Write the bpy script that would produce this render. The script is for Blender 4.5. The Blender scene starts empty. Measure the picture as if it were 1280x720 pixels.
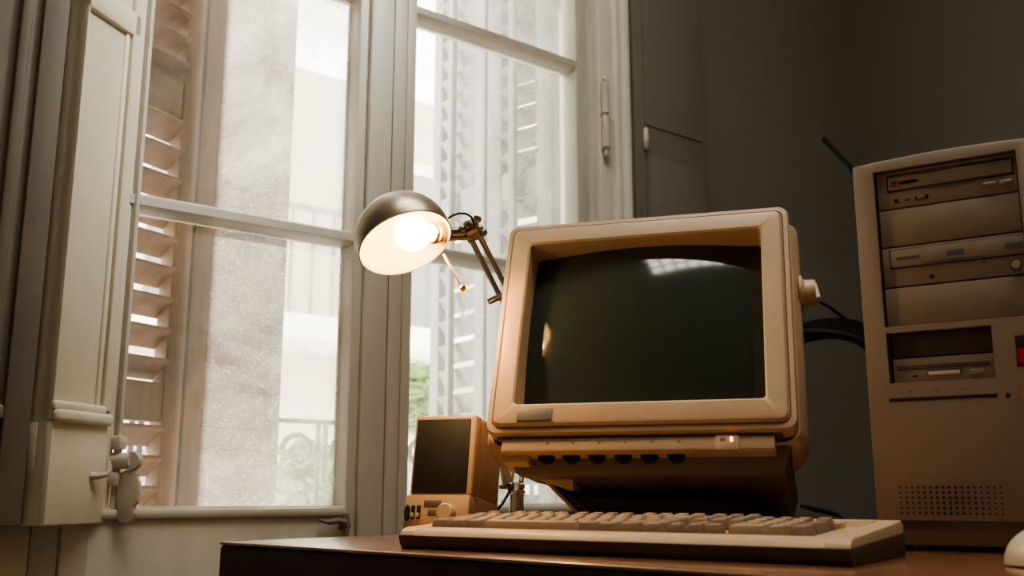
import bpy, bmesh, math, random
from mathutils import Vector, Matrix
random.seed(7)
PI = math.pi
R = math.radians
sc = bpy.context.scene
COL = sc.collection

# ------------------------------------------------------------------ camera
DESK = 0.75                      # desk top height
CZ = DESK + 0.0615               # lens height
F, PITCH = 1250.0, R(11.54)
cam_d = bpy.data.cameras.new('camera')
cam_d.sensor_width = 36.0
cam_d.lens = F / 1280 * 36
cam_d.clip_start = 0.02
cam_d.dof.use_dof = True
cam_d.dof.focus_distance = 1.30
cam_d.dof.aperture_fstop = 6.3
cam = bpy.data.objects.new('camera', cam_d)
cam.location = (0, 0, CZ)
cam.rotation_euler = (R(90) + PITCH, 0, 0)
COL.objects.link(cam)
sc.camera = cam


def at(px, py, D):
    """world point seen at pixel (px, py) at horizontal distance D"""
    a, b = (px - 640) / F, (360 - py) / F
    r = Vector((a, math.cos(PITCH) - b * math.sin(PITCH), math.sin(PITCH) + b * math.cos(PITCH)))
    r *= D / r.y
    return Vector((r.x, r.y, r.z + CZ))


CR = Vector((1, 0, 0))
CU = Vector((0, -math.sin(PITCH), math.cos(PITCH)))
CF = Vector((0, math.cos(PITCH), math.sin(PITCH)))

# ------------------------------------------------------------------ materials
MATS = {}


def mat(name, color, rough=0.5, metal=0.0, noise=0.0, nscale=40.0, bump=0.0, bscale=300.0, spec=0.5, emit=None, estr=0.0, coat=0.0, color2=None, stretch=None, coord='Object'):
    m = bpy.data.materials.new(name)
    m.use_nodes = True
    nt = m.node_tree
    b = nt.nodes['Principled BSDF']
    b.inputs['Base Color'].default_value = (*color, 1)
    b.inputs['Roughness'].default_value = rough
    b.inputs['Metallic'].default_value = metal
    b.inputs['Specular IOR Level'].default_value = spec
    b.inputs['Coat Weight'].default_value = coat
    if emit:
        b.inputs['Emission Color'].default_value = (*emit, 1)
        b.inputs['Emission Strength'].default_value = estr
    tc = nt.nodes.new('ShaderNodeTexCoord')
    mp = nt.nodes.new('ShaderNodeMapping')
    nt.links.new(tc.outputs[coord], mp.inputs['Vector'])
    if stretch:
        mp.inputs['Scale'].default_value = stretch
    if noise > 0 or color2:
        n = nt.nodes.new('ShaderNodeTexNoise')
        n.inputs['Scale'].default_value = nscale
        n.inputs['Detail'].default_value = 6
        n.inputs['Roughness'].default_value = 0.6
        nt.links.new(mp.outputs['Vector'], n.inputs['Vector'])
        r = nt.nodes.new('ShaderNodeValToRGB')
        c2 = color2 or tuple(max(0, c * (1 - noise)) for c in color)
        c1 = color if color2 else tuple(min(1, c * (1 + noise)) for c in color)
        r.color_ramp.elements[0].position = 0.3
        r.color_ramp.elements[1].position = 0.7
        r.color_ramp.elements[0].color = (*c2, 1)
        r.color_ramp.elements[1].color = (*c1, 1)
        nt.links.new(n.outputs['Fac'], r.inputs['Fac'])
        nt.links.new(r.outputs['Color'], b.inputs['Base Color'])
    if bump > 0:
        n2 = nt.nodes.new('ShaderNodeTexNoise')
        n2.inputs['Scale'].default_value = bscale
        n2.inputs['Detail'].default_value = 4
        nt.links.new(mp.outputs['Vector'], n2.inputs['Vector'])
        bp = nt.nodes.new('ShaderNodeBump')
        bp.inputs['Strength'].default_value = bump
        bp.inputs['Distance'].default_value = 0.002
        nt.links.new(n2.outputs['Fac'], bp.inputs['Height'])
        nt.links.new(bp.outputs['Normal'], b.inputs['Normal'])
    MATS[name] = m
    return m


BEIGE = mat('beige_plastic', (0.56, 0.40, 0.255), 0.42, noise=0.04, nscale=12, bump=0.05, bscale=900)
BEIGE_D = mat('beige_plastic_shade', (0.20, 0.145, 0.10), 0.5, noise=0.05, nscale=12, bump=0.05, bscale=900)  # darker copy of the beige; on the monitor chin it paints shade
TOWER_M = mat('tower_plastic', (0.33, 0.26, 0.205), 0.45, noise=0.04, nscale=10, bump=0.05, bscale=900)
DRIVE_M = mat('drive_plastic', (0.285, 0.23, 0.175), 0.45, noise=0.04, nscale=14, bump=0.04, bscale=900)
DRIVE_D = mat('drive_recess', (0.10, 0.085, 0.07), 0.6)
KEY_M = mat('key_plastic', (0.36, 0.25, 0.16), 0.45, noise=0.05, nscale=30)
KEY_D = mat('key_plastic_grey', (0.255, 0.18, 0.12), 0.5, noise=0.05, nscale=30)
DARK = mat('dark_plastic', (0.022, 0.02, 0.019), 0.5)
BLACKISH = mat('black_rubber', (0.012, 0.012, 0.012), 0.55)
GREYB = mat('grey_badge', (0.17, 0.15, 0.13), 0.5)
GREYL = mat('grey_logo', (0.11, 0.115, 0.10), 0.5)
REDL = mat('red_logo', (0.20, 0.04, 0.035), 0.5)
LED_M = mat('amber_led', (0.9, 0.25, 0.03), 0.3, emit=(1.0, 0.22, 0.02), estr=7.0)
DISP_M = mat('red_display', (0.16, 0.012, 0.015), 0.2, emit=(0.5, 0.01, 0.02), estr=0.08)
SCREEN_M = mat('crt_glass', (0.030, 0.038, 0.033), 0.09, spec=0.6)
CHROME = mat('chrome', (0.75, 0.72, 0.68), 0.18, metal=1.0)
STEEL = mat('brushed_steel', (0.46, 0.38, 0.30), 0.36, metal=0.75, noise=0.12, nscale=60, stretch=(1, 1, 6))
ARM_M = mat('arm_metal', (0.30, 0.26, 0.21), 0.38, metal=0.9)
COPPER = mat('copper_rod', (0.62, 0.36, 0.18), 0.25, metal=1.0)
INNER = mat('shade_inside', (0.95, 0.84, 0.55), 0.45)
BULB = mat('bulb_glow', (1, 0.9, 0.7), 0.3, emit=(1.0, 0.74, 0.38), estr=15.0)
PAINT = mat('old_white_paint', (0.66, 0.60, 0.49), 0.42, noise=0.08, nscale=7, bump=0.25, bscale=45)
PAINT_W = mat('window_paint', (0.56, 0.525, 0.445), 0.38, noise=0.10, nscale=9, bump=0.25, bscale=60, stretch=(1, 1, 0.25))
PAINT_SH = mat('shutter_paint', (0.74, 0.68, 0.54), 0.36, noise=0.10, nscale=5, bump=0.3, bscale=30, stretch=(1, 1, 0.3))
PAINT_HW = mat('painted_iron', (0.58, 0.53, 0.46), 0.45, noise=0.08, nscale=40, bump=0.3, bscale=120)
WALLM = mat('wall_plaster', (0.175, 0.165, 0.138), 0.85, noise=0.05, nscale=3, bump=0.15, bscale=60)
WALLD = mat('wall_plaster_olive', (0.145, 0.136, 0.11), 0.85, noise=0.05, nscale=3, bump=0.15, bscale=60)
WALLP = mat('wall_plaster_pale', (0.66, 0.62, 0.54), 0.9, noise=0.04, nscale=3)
CEILM = mat('ceiling_plaster', (0.62, 0.60, 0.55), 0.9, noise=0.04, nscale=3)
FLOORM = mat('floor_tiles', (0.34, 0.26, 0.19), 0.5, noise=0.3, nscale=4, bump=0.1, bscale=20)
WOOD = mat('desk_wood', (0.26, 0.105, 0.045), 0.25, color2=(0.18, 0.068, 0.03), nscale=6, bump=0.06, bscale=40, stretch=(0.6, 9, 9), coat=1.0)
WOOD.node_tree.nodes['Principled BSDF'].inputs['Coat Roughness'].default_value = 0.22
WOOD.node_tree.nodes['Principled BSDF'].inputs['Coat IOR'].default_value = 1.8
WOOD_E = mat('desk_edge_wood', (0.055, 0.032, 0.022), 0.55, color2=(0.035, 0.02, 0.014), nscale=6, stretch=(0.6, 9, 9))
OLDWOOD = mat('weathered_wood', (0.25, 0.152, 0.088), 0.75, color2=(0.10, 0.060, 0.034), nscale=10, bump=0.5, bscale=40, stretch=(2, 2, 0.35))
GREYWOOD = mat('pale_weathered_wood', (0.40, 0.385, 0.36), 0.75, color2=(0.24, 0.23, 0.22), nscale=10, bump=0.4, bscale=40, stretch=(2, 2, 0.35))
SLAT_SHADE = mat('shaded_slat_wood', (0.30, 0.295, 0.28), 0.75, color2=(0.19, 0.185, 0.18), nscale=10, bump=0.4, bscale=40)  # slats of one leaf darkened, their shading put into the wood colour
TRIMP = mat('trim_paint', (0.72, 0.70, 0.63), 0.36, noise=0.06, nscale=9, bump=0.2, bscale=60)
IRON = mat('railing_iron', (0.16, 0.15, 0.135), 0.6)
FACADE = mat('facade_render', (0.52, 0.46, 0.37), 0.9, noise=0.04, nscale=0.8)
FACADE_D = mat('facade_window', (0.22, 0.22, 0.22), 0.5)
SLABM = mat('balcony_concrete', (0.80, 0.76, 0.68), 0.9)
LEAFM = mat('foliage', (0.20, 0.30, 0.07), 0.6, color2=(0.10, 0.18, 0.03), nscale=9)
GRILLE = None


def grille_mat():
    m = bpy.data.materials.new('speaker_mesh')
    m.use_nodes = True
    nt = m.node_tree
    b = nt.nodes['Principled BSDF']
    b.inputs['Roughness'].default_value = 0.6
    tc = nt.nodes.new('ShaderNodeTexCoord')
    mp = nt.nodes.new('ShaderNodeMapping')
    mp.inputs['Rotation'].default_value = (0, R(45), 0)
    mp.inputs['Scale'].default_value = (520, 0, 520)
    v = nt.nodes.new('ShaderNodeTexVoronoi')
    v.inputs['Scale'].default_value = 1
    v.inputs['Randomness'].default_value = 0
    r = nt.nodes.new('ShaderNodeValToRGB')
    r.color_ramp.elements[0].position = 0.32
    r.color_ramp.elements[1].position = 0.45
    r.color_ramp.elements[0].color = (0.006, 0.006, 0.006, 1)
    r.color_ramp.elements[1].color = (0.045, 0.042, 0.036, 1)
    nt.links.new(tc.outputs['Object'], mp.inputs['Vector'])
    nt.links.new(mp.outputs['Vector'], v.inputs['Vector'])
    nt.links.new(v.outputs['Distance'], r.inputs['Fac'])
    nt.links.new(r.outputs['Color'], b.inputs['Base Color'])
    return m


GRILLE = grille_mat()


def glass_mat(name, base, amount, tx, sharp):
    """thin pane with a film of dust; the film is cut back where x < tx to paint a shadow edge"""
    m = bpy.data.materials.new(name)
    m.use_nodes = True
    nt = m.node_tree
    nt.nodes.remove(nt.nodes['Principled BSDF'])
    out = nt.nodes['Material Output']
    N = nt.nodes.new
    tr = N('ShaderNodeBsdfTransparent')
    tr.inputs['Color'].default_value = (0.97, 0.98, 0.97, 1)
    gl = N('ShaderNodeBsdfGlossy')
    gl.inputs['Roughness'].default_value = 0.02
    fr = N('ShaderNodeFresnel')
    fr.inputs['IOR'].default_value = 1.35
    mx = N('ShaderNodeMixShader')
    nt.links.new(fr.outputs[0], mx.inputs[0])
    nt.links.new(tr.outputs[0], mx.inputs[1])
    nt.links.new(gl.outputs[0], mx.inputs[2])
    tl = N('ShaderNodeBsdfTranslucent')
    tl.inputs['Color'].default_value = (0.93, 0.92, 0.88, 1)
    tc = N('ShaderNodeTexCoord')
    n1 = N('ShaderNodeTexNoise')
    n1.inputs['Scale'].default_value = 5
    n1.inputs['Detail'].default_value = 8
    n1.inputs['Roughness'].default_value = 0.7
    n1.inputs['Distortion'].default_value = 1.2
    n2 = N('ShaderNodeTexVoronoi')
    n2.inputs['Scale'].default_value = 170
    nt.links.new(tc.outputs['Object'], n1.inputs['Vector'])
    nt.links.new(tc.outputs['Object'], n2.inputs['Vector'])
    r1 = N('ShaderNodeMapRange')
    r1.inputs['From Min'].default_value = 0.3
    r1.inputs['From Max'].default_value = 0.75
    r1.inputs['To Min'].default_value = 0.30
    r1.inputs['To Max'].default_value = 1.75
    nt.links.new(n1.outputs['Fac'], r1.inputs['Value'])
    r2 = N('ShaderNodeMapRange')               # specks
    r2.inputs['From Min'].default_value = 0.10
    r2.inputs['From Max'].default_value = 0.28
    r2.inputs['To Min'].default_value = 0.75
    r2.inputs['To Max'].default_value = 0.0
    nt.links.new(n2.outputs['Distance'], r2.inputs['Value'])
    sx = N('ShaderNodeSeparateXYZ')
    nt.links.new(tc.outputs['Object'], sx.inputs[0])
    st = N('ShaderNodeMapRange')  # thins the film left of tx, painting the shadow edge on the pane
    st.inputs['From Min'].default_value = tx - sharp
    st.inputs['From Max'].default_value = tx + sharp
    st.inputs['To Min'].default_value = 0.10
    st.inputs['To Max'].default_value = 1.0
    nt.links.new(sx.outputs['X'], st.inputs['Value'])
    zr_ = N('ShaderNodeMapRange')               # film whitened upwards, painting the glare in the upper panes
    zr_.inputs['From Min'].default_value = 1.15
    zr_.inputs['From Max'].default_value = 1.95
    zr_.inputs['To Min'].default_value = amount
    zr_.inputs['To Max'].default_value = amount * 2.6
    nt.links.new(sx.outputs['Z'], zr_.inputs['Value'])
    a = N('ShaderNodeMath'); a.operation = 'MULTIPLY'
    nt.links.new(zr_.outputs[0], a.inputs[1])
    nt.links.new(r1.outputs[0], a.inputs[0])
    s = N('ShaderNodeMath'); s.operation = 'MULTIPLY_ADD'
    nt.links.new(r2.outputs[0], s.inputs[0]); nt.links.new(n1.outputs['Fac'], s.inputs[1]); nt.links.new(a.outputs[0], s.inputs[2])
    b = N('ShaderNodeMath'); b.operation = 'MULTIPLY'
    nt.links.new(s.outputs[0], b.inputs[0]); nt.links.new(st.outputs[0], b.inputs[1])
    c = N('ShaderNodeMath'); c.operation = 'ADD'; c.inputs[1].default_value = base; c.use_clamp = True
    nt.links.new(b.outputs[0], c.inputs[0])
    m2 = N('ShaderNodeMixShader')
    nt.links.new(c.outputs[0], m2.inputs[0])
    nt.links.new(mx.outputs[0], m2.inputs[1])
    nt.links.new(tl.outputs[0], m2.inputs[2])
    nt.links.new(m2.outputs[0], out.inputs['Surface'])
    return m


# ------------------------------------------------------------------ mesh building
class MB:
    def __init__(self):
        self.bm = bmesh.new()

    def _add(self, bm, M=None):
        if M is not None:
            bmesh.ops.transform(bm, matrix=M, verts=bm.verts)
        me = bpy.data.meshes.new('t')
        bm.to_mesh(me)
        self.bm.from_mesh(me)
        bpy.data.meshes.remove(me)
        bm.free()
        return self

    def box(self, lo, hi, bev=0.0, seg=2, M=None):
        bm = bmesh.new()
        bmesh.ops.create_cube(bm, size=1)
        c = [(a + b) / 2 for a, b in zip(lo, hi)]
        s = [abs(b - a) for a, b in zip(lo, hi)]
        for v in bm.verts:
            v.co = Vector((v.co.x * s[0] + c[0], v.co.y * s[1] + c[1], v.co.z * s[2] + c[2]))
        if bev > 0:
            bmesh.ops.bevel(bm, geom=bm.edges[:], offset=min(bev, min(s) * 0.49), segments=seg, profile=0.5, affect='EDGES')
        return self._add(bm, M)

    def hexa(self, pts, bev=0.0, seg=2, M=None):
        """8 points: bottom 4 (ccw) then top 4"""
        bm = bmesh.new()
        v = [bm.verts.new(p) for p in pts]
        for f in ((3, 2, 1, 0), (4, 5, 6, 7), (0, 1, 5, 4), (1, 2, 6, 5), (2, 3, 7, 6), (3, 0, 4, 7)):
            bm.faces.new([v[i] for i in f])
        bmesh.ops.recalc_face_normals(bm, faces=bm.faces)
        if bev > 0:
            bmesh.ops.bevel(bm, geom=bm.edges[:], offset=bev, segments=seg, profile=0.5, affect='EDGES')
        return self._add(bm, M)

    def prism(self, poly, d0, d1, axis='x', bev=0.0, seg=2, M=None):
        """2-D polygon extruded along axis; poly in the two other axes (in xyz order)"""
        bm = bmesh.new()

        def mk(p, d):
            return {'x': (d, p[0], p[1]), 'y': (p[0], d, p[1]), 'z': (p[0], p[1], d)}[axis]
        a = [bm.verts.new(mk(p, d0)) for p in poly]
        b = [bm.verts.new(mk(p, d1)) for p in poly]
        n = len(poly)
        bm.faces.new(a)
        bm.faces.new(b[::-1])
        for i in range(n):
            bm.faces.new((a[i], a[(i + 1) % n], b[(i + 1) % n], b[i]))
        bmesh.ops.recalc_face_normals(bm, faces=bm.faces)
        if bev > 0:
            bmesh.ops.bevel(bm, geom=bm.edges[:], offset=bev, segments=seg, profile=0.5, affect='EDGES')
        return self._add(bm, M)

    def tube(self, pts, r, n=10, caps=True, M=None):
        bm = bmesh.new()
        pts = [Vector(p) for p in pts]
        rs = r if isinstance(r, (list, tuple)) else [r] * len(pts)
        rings = []
        up = Vector((0, 0, 1))
        prev = None
        for i, p in enumerate(pts):
            t = (pts[min(i + 1, len(pts) - 1)] - pts[max(i - 1, 0)]).normalized()
            if prev is None:
                a = t.cross(up)
                if a.length < 1e-3:
                    a = t.cross(Vector((1, 0, 0)))
                a.normalize()
            else:
                a = (prev - t * prev.dot(t)).normalized()
            prev = a
            b = t.cross(a)
            rings.append([bm.verts.new(p + (a * math.cos(2 * PI * k / n) + b * math.sin(2 * PI * k / n)) * rs[i]) for k in range(n)])
        for q, s in zip(rings, rings[1:]):
            for k in range(n):
                bm.faces.new((q[k], q[(k + 1) % n], s[(k + 1) % n], s[k]))
        if caps:
            bm.faces.new(rings[0][::-1])
            bm.faces.new(rings[-1])
        bmesh.ops.recalc_face_normals(bm, faces=bm.faces)
        return self._add(bm, M)

    def lathe(self, prof, M=None, n=32, closed=False):
        """profile of (radius, z) spun about z"""
        bm = bmesh.new()
        rings = []
        for r, z in prof:
            if r < 1e-6:
                rings.append([bm.verts.new((0, 0, z))])
            else:
                rings.append([bm.verts.new((r * math.cos(2 * PI * k / n), r * math.sin(2 * PI * k / n), z)) for k in range(n)])
        pairs = list(zip(rings, rings[1:]))
        if closed:
            pairs.append((rings[-1], rings[0]))
        for a, b in pairs:
            for k in range(n):
                k2 = (k + 1) % n
                if len(a) == 1 and len(b) == 1:
                    continue
                if len(a) == 1:
                    bm.faces.new((a[0], b[k], b[k2]))
                elif len(b) == 1:
                    bm.faces.new((a[k], a[k2], b[0]))
                else:
                    bm.faces.new((a[k], a[k2], b[k2], b[k]))
        bmesh.ops.recalc_face_normals(bm, faces=bm.faces)
        return self._add(bm, M)

    def build(self, name, m, parent=None, smooth=35):
        me = bpy.data.meshes.new(name)
        self.bm.to_mesh(me)
        self.bm.free()
        o = bpy.data.objects.new(name, me)
        COL.objects.link(o)
        if m:
            me.materials.append(m)
        if smooth:
            me.polygons.foreach_set('use_smooth', [True] * len(me.polygons))
            me.set_sharp_from_angle(angle=R(smooth))
        if parent:
            o.parent = parent
        return o


def tag(o, label=None, cat=None, group=None, kind=None):
    if label: o['label'] = label
    if cat: o['category'] = cat
    if group: o['group'] = group
    if kind: o['kind'] = kind
    return o


def thing(name, label, cat, loc=(0, 0, 0), rz=0.0, kind=None):
    o = bpy.data.objects.new(name, None)
    COL.objects.link(o)
    o.location = loc
    o.rotation_euler = (0, 0, rz)
    o.empty_display_size = 0.05
    return tag(o, label, cat, None, kind)


def axis_M(origin, z, x=None):
    """matrix whose local z points along z, placed at origin"""
    z = Vector(z).normalized()
    x = Vector(x) if x is not None else (Vector((1, 0, 0)) if abs(z.x) < 0.9 else Vector((0, 1, 0)))
    y = z.cross(x).normalized()
    x = y.cross(z).normalized()
    M = Matrix((x, y, z)).transposed().to_4x4()
    M.translation = Vector(origin)
    return M


# ------------------------------------------------------------------ room (local x along window wall, y outwards)
WX = Vector((0.788, 0.6157, 0)).normalized()
WN = Vector((-WX.y, WX.x, 0))
W0 = Vector((0, 2.0, 0))
WROT = math.atan2(WX.y, WX.x)


def wall_obj(mb, name, m, kind='structure', smooth=35):
    o = mb.build(name, m, None, smooth)
    o.location = W0
    o.rotation_euler = (0, 0, WROT)
    tag(o, kind=kind)
    return o


def wp(t, o, z):
    return W0 + WX * t + WN * o + Vector((0, 0, z))


TL, TR_, OB, H = -3.0, 1.29, -4.2, 3.3       # room extents
OPL, OPR, OPT = -0.87, 0.245, 2.80           # window opening
SILL = 0.10
b = MB()
b.box((TL, 0, 0), (OPL, 0.14, H)).box((OPR, 0, 0), (TR_ + 0.1, 0.14, H)).box((OPL, 0, OPT), (OPR, 0.14, H)).box((OPL, 0, 0), (OPR, 0.14, SILL))
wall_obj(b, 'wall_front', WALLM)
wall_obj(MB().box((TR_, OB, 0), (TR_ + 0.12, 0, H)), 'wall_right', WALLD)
wall_obj(MB().box((TL - 0.12, OB, 0), (TL, 0.14, H)), 'wall_left', WALLP)
wall_obj(MB().box((TL, OB - 0.12, 0), (TR_, OB, H)), 'wall_back', WALLP)
wall_obj(MB().box((TL, OB, -0.1), (TR_, 0.0, 0)), 'floor', FLOORM)

# ceiling with a glazed skylight added above the desk for light and screen reflection
SK = (-0.38, 1.20, 0.36, 1.25)     # x0,x1,y0,y1
SZ = H
b = MB()
outer = [wp(TL, OB, 0), wp(TR_, OB, 0), wp(TR_, 0.14, 0), wp(TL, 0.14, 0)]
inner_ = [Vector((SK[0], SK[2], 0)), Vector((SK[1], SK[2], 0)), Vector((SK[1], SK[3], 0)), Vector((SK[0], SK[3], 0))]
for k in range(4):
    k2 = (k + 1) % 4
    q = [outer[k], outer[k2], inner_[k2], inner_[k]]
    b.hexa([(p.x, p.y, H) for p in q] + [(p.x, p.y, H + 0.12) for p in q])
tag(b.build('ceiling', CEILM), kind='structure')
sk = thing('added_skylight', None, None, (0, 0, 0), 0, 'structure')
b = MB()
nx, ny = 11, 7
for i in range(nx + 1):
    t = SK[0] + (SK[1] - SK[0]) * i / nx
    b.box((t - 0.014, SK[2], H + 0.02), (t + 0.014, SK[3], H + 0.06))
for i in range(ny + 1):
    y = SK[2] + (SK[3] - SK[2]) * i / ny
    b.box((SK[0], y - 0.014, H + 0.02), (SK[1], y + 0.014, H + 0.06))
b.build('window_frame', PAINT, sk)  # frame of the added skylight
MB().box((SK[0], SK[2], H + 0.062), (SK[1], SK[3], H + 0.068)).build('glass_pane', glass_mat('added_skylight_pane', 0.06, 0.05, -9, 0.1), sk)

# baseboards
wall_obj(MB().box((OPR + 0.1, -0.02, 0), (TR_, 0, 0.14), 0.005), 'baseboard_front', PAINT)
wall_obj(MB().box((TR_ - 0.02, OB, 0), (TR_, -0.02, 0.14), 0.005), 'baseboard_right', PAINT)

# window casing: right side profile (flat, bead, outer roll) and left side, head
b = MB()
b.box((0.232, -0.022, 0), (0.275, 0.02, OPT + 0.06), 0.004)
b.box((0.275, -0.03, 0), (0.298, 0.02, OPT + 0.06), 0.008, 3)
b.tube([(0.313, -0.018, 0), (0.313, -0.018, OPT + 0.06)], 0.017, 14)
b.box((0.298, -0.012, 0), (0.336, 0.0, OPT + 0.06), 0.003)
b.box((-0.95, -0.025, OPT), (0.335, 0.02, OPT + 0.1), 0.006)
wall_obj(b, 'trim_1', TRIMP)
wall_obj(MB().box((-1.9, -0.008, 0.0), (-0.872, 0.0, CZ - 0.035), 0.002), 'trim_3', PAINT)

# ---- window_1: frame, two casements with glazing bars, panes
win = thing('window_1', None, None, W0, WROT, 'structure')
b = MB()
b.box((OPL, 0.0, SILL), (-0.83, 0.09, OPT), 0.003).box((0.21, 0.002, SILL), (OPR, 0.09, OPT), 0.003)
b.box((OPL, 0.0, OPT - 0.04), (OPR, 0.09, OPT), 0.003)
b.box((OPL, -0.005, SILL - 0.02), (OPR, 0.16, SILL + 0.03), 0.006)
b.build('window_frame', PAINT_W, win)
ZB = CZ - 0.022
BARS = [CZ + 0.456, CZ + 0.945, CZ + 1.43]
GLO = 0.032
gm_l = glass_mat('dusty_shadow_glass_left', 0.01, 0.20, -0.612, 0.006)
gm_r = glass_mat('dusty_glare_glass_right', 0.015, 0.04, -5, 0.1)


def sash(t0, t1, gl0, gl1, gm, name):
    s = MB()
    s.box((t0, -0.008, SILL + 0.03), (gl0, 0.045, OPT - 0.04), 0.004)
    s.box((gl1, -0.008, SILL + 0.03), (t1, 0.045, OPT - 0.04), 0.004)
    s.box((gl0 - 0.004, -0.008, SILL + 0.03), (gl1 + 0.004, 0.045, ZB), 0.004)
    s.box((gl0 - 0.004, -0.008, OPT - 0.1), (gl1 + 0.004, 0.045, OPT - 0.04), 0.004)
    s.box((gl0, -0.016, ZB - 0.018), (gl1, 0.0, ZB - 0.003), 0.005)      # weather bead on the bottom rail
    for z in BARS:
        s.prism([(-0.008, z - 0.008), (-0.008, z + 0.006), (0.006, z + 0.013), (0.045, z + 0.013), (0.045, z - 0.013), (0.006, z - 0.013)], gl0 - 0.003, gl1 + 0.003, 'x')
    so = s.build(name, PAINT_W, win)
    zz = [ZB] + BARS + [OPT - 0.1]
    for a, c in zip(zz, zz[1:]):
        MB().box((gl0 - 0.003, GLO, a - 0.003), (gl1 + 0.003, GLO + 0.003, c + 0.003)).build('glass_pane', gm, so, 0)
    return so


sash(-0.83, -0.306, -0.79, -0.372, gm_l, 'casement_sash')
sash(-0.300, 0.21, -0.246, 0.176, gm_r, 'casement_sash')
# astragal moulding covering the meeting stiles
MB().box((-0.352, -0.018, SILL + 0.035), (-0.302, -0.006, OPT - 0.05), 0.004).box((-0.299, -0.014, SILL + 0.035), (-0.27, -0.006, OPT - 0.05), 0.003).box((-0.268, -0.011, SILL + 0.035), (-0.247, -0.006, OPT - 0.05), 0.002).build('meeting_stile', PAINT_W, win)
# long painted hinge on the right jamb
for zc in (CZ + 0.825, CZ - 0.25):
    prof = [(0, 0.10), (0.004, 0.098), (0.006, 0.092), (0.004, 0.086), (0.009, 0.080), (0.010, 0.01), (0.007, 0.006), (0.007, 0), (0.010, -0.004), (0.010, -0.07), (0.004, -0.076), (0.006, -0.084), (0.004, -0.094), (0, -0.098)]
    h = MB().lathe(prof, Matrix.Translation((0.243, -0.030, zc)), 14)
    h.tube([(0.243, -0.04, zc + 0.0), (0.255, -0.04, zc - 0.01), (0.257, -0.04, zc - 0.06), (0.25, -0.035, zc - 0.092)], 0.0025, 8)
    h.build('hinge', PAINT_HW, win)
# small iron window catch on the lower rail beside the mullion
ct = MB()
ct.box((-0.384, -0.016, CZ - 0.062), (-0.368, -0.008, CZ - 0.044), 0.003)
ct.tube([(-0.376, -0.018, CZ - 0.050), (-0.392, -0.020, CZ - 0.047), (-0.408, -0.020, CZ - 0.050), (-0.424, -0.018, CZ - 0.046)], [0.0045, 0.0055, 0.004, 0.002], 8)
ct.tube([(-0.372, -0.016, CZ - 0.036), (-0.370, -0.018, CZ - 0.055), (-0.372, -0.016, CZ - 0.078)], [0.003, 0.005, 0.003], 8)
ct.build('window_catch', mat('rusty_iron', (0.22, 0.17, 0.13), 0.7, noise=0.4, nscale=60), win)


# ------------------------------------------------------------------ interior shutter, left (folded leaf half open)
def vdir(deg):
    return Vector((math.sin(R(deg)), math.cos(R(deg)), 0))


LF = Vector((-0.602, 1.528, 0))                # free edge by the window
LD = vdir(16)                                  # from hinge edge to free edge
LN = LF - LD * 0.137                           # hinge edge
ish = thing('interior_shutter', 'cream panelled interior shutter folded half open left of the window, iron bolt on its edge', 'shutter', (LN.x, LN.y, 0), math.atan2(LD.y, LD.x))
# local x: hinge -> free edge, local y: to the left / back, -y faces the room (lit side)
SB, ST_ = CZ - 0.045, 2.72
ZR = CZ + 0.118
w_ = 0.137
b = MB()
b.box((0, 0.004, SB), (w_, 0.036, ST_), 0.002)                     # core
b.box((0, -0.004, SB), (w_ - 0.018, 0.01, ZR - 0.02), 0.003)        # raised lower panel
b.box((0, -0.001, ZR - 0.02), (0.004, 0.02, ST_), 0.0015)            # hinge edge
b.box((w_ - 0.034, -0.004, ZR), (w_ - 0.016, 0.02, ST_), 0.004)
b.box((w_ - 0.016, -0.001, SB), (w_, 0.036, ST_), 0.004)            # free stile
b.box((w_ - 0.046, 0.0, ZR), (w_ - 0.036, 0.02, CZ + 0.72), 0.003)
b.box((0.0, -0.004, CZ + 0.72), (w_ - 0.016, 0.03, CZ + 0.76), 0.004)
b.build('shutter_leaf', PAINT_SH, ish)
b = MB()
b.box((-0.002, -0.014, ZR - 0.022), (w_ - 0.02, 0.0, ZR - 0.004), 0.006, 3)
b.box((-0.002, -0.008, ZR - 0.006), (w_ - 0.03, 0.004, ZR + 0.008), 0.005, 3)
b.build('panel_moulding', PAINT_SH, ish)
# second leaf flat on the wall, folded left
A = Vector((LN.x, LN.y, 0)) + Vector((-LD.y, LD.x, 0)) * 0.036
B2 = wp(-1.22, -0.045, 0)
dv = (B2 - A)
M2 = Matrix.Rotation(-math.atan2(LD.y, LD.x), 4, 'Z') @ Matrix.Translation(-Vector((LN.x, LN.y, 0))) @ axis_M(A, (0, 0, 1), dv)
L2 = dv.length
b = MB()
b.box((0.004, -0.03, SB), (L2, 0.0, ST_), 0.003, M=M2)
b.box((0.0, -0.008, SB), (0.035, 0.010, ST_), 0.003, M=M2)
b.box((0.05, -0.002, ZR), (0.065, 0.012, ST_), 0.004, M=M2)
b.box((0.035, -0.002, ZR - 0.02), (L2, 0.012, ZR), 0.004, M=M2)
b.build('shutter_leaf', mat('shutter_paint_shaded', (0.21, 0.18, 0.145), 0.5, noise=0.12, nscale=5, bump=0.3, bscale=30), ish)  # shutter paint darkened, this leaf's shade is put into the colour
hg = MB()
for k in range(5):
    hg.tube([(-0.004, 0.038, SB + 0.075 + 0.013 * k), (-0.004, 0.038, SB + 0.086 + 0.013 * k)], 0.0055 - 0.0006 * (k % 2), 10)
hg.box((-0.003, 0.02, SB + 0.075), (-0.0005, 0.037, SB + 0.14), 0.001)
hg.build('hinge', PAINT_HW, ish)
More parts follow.
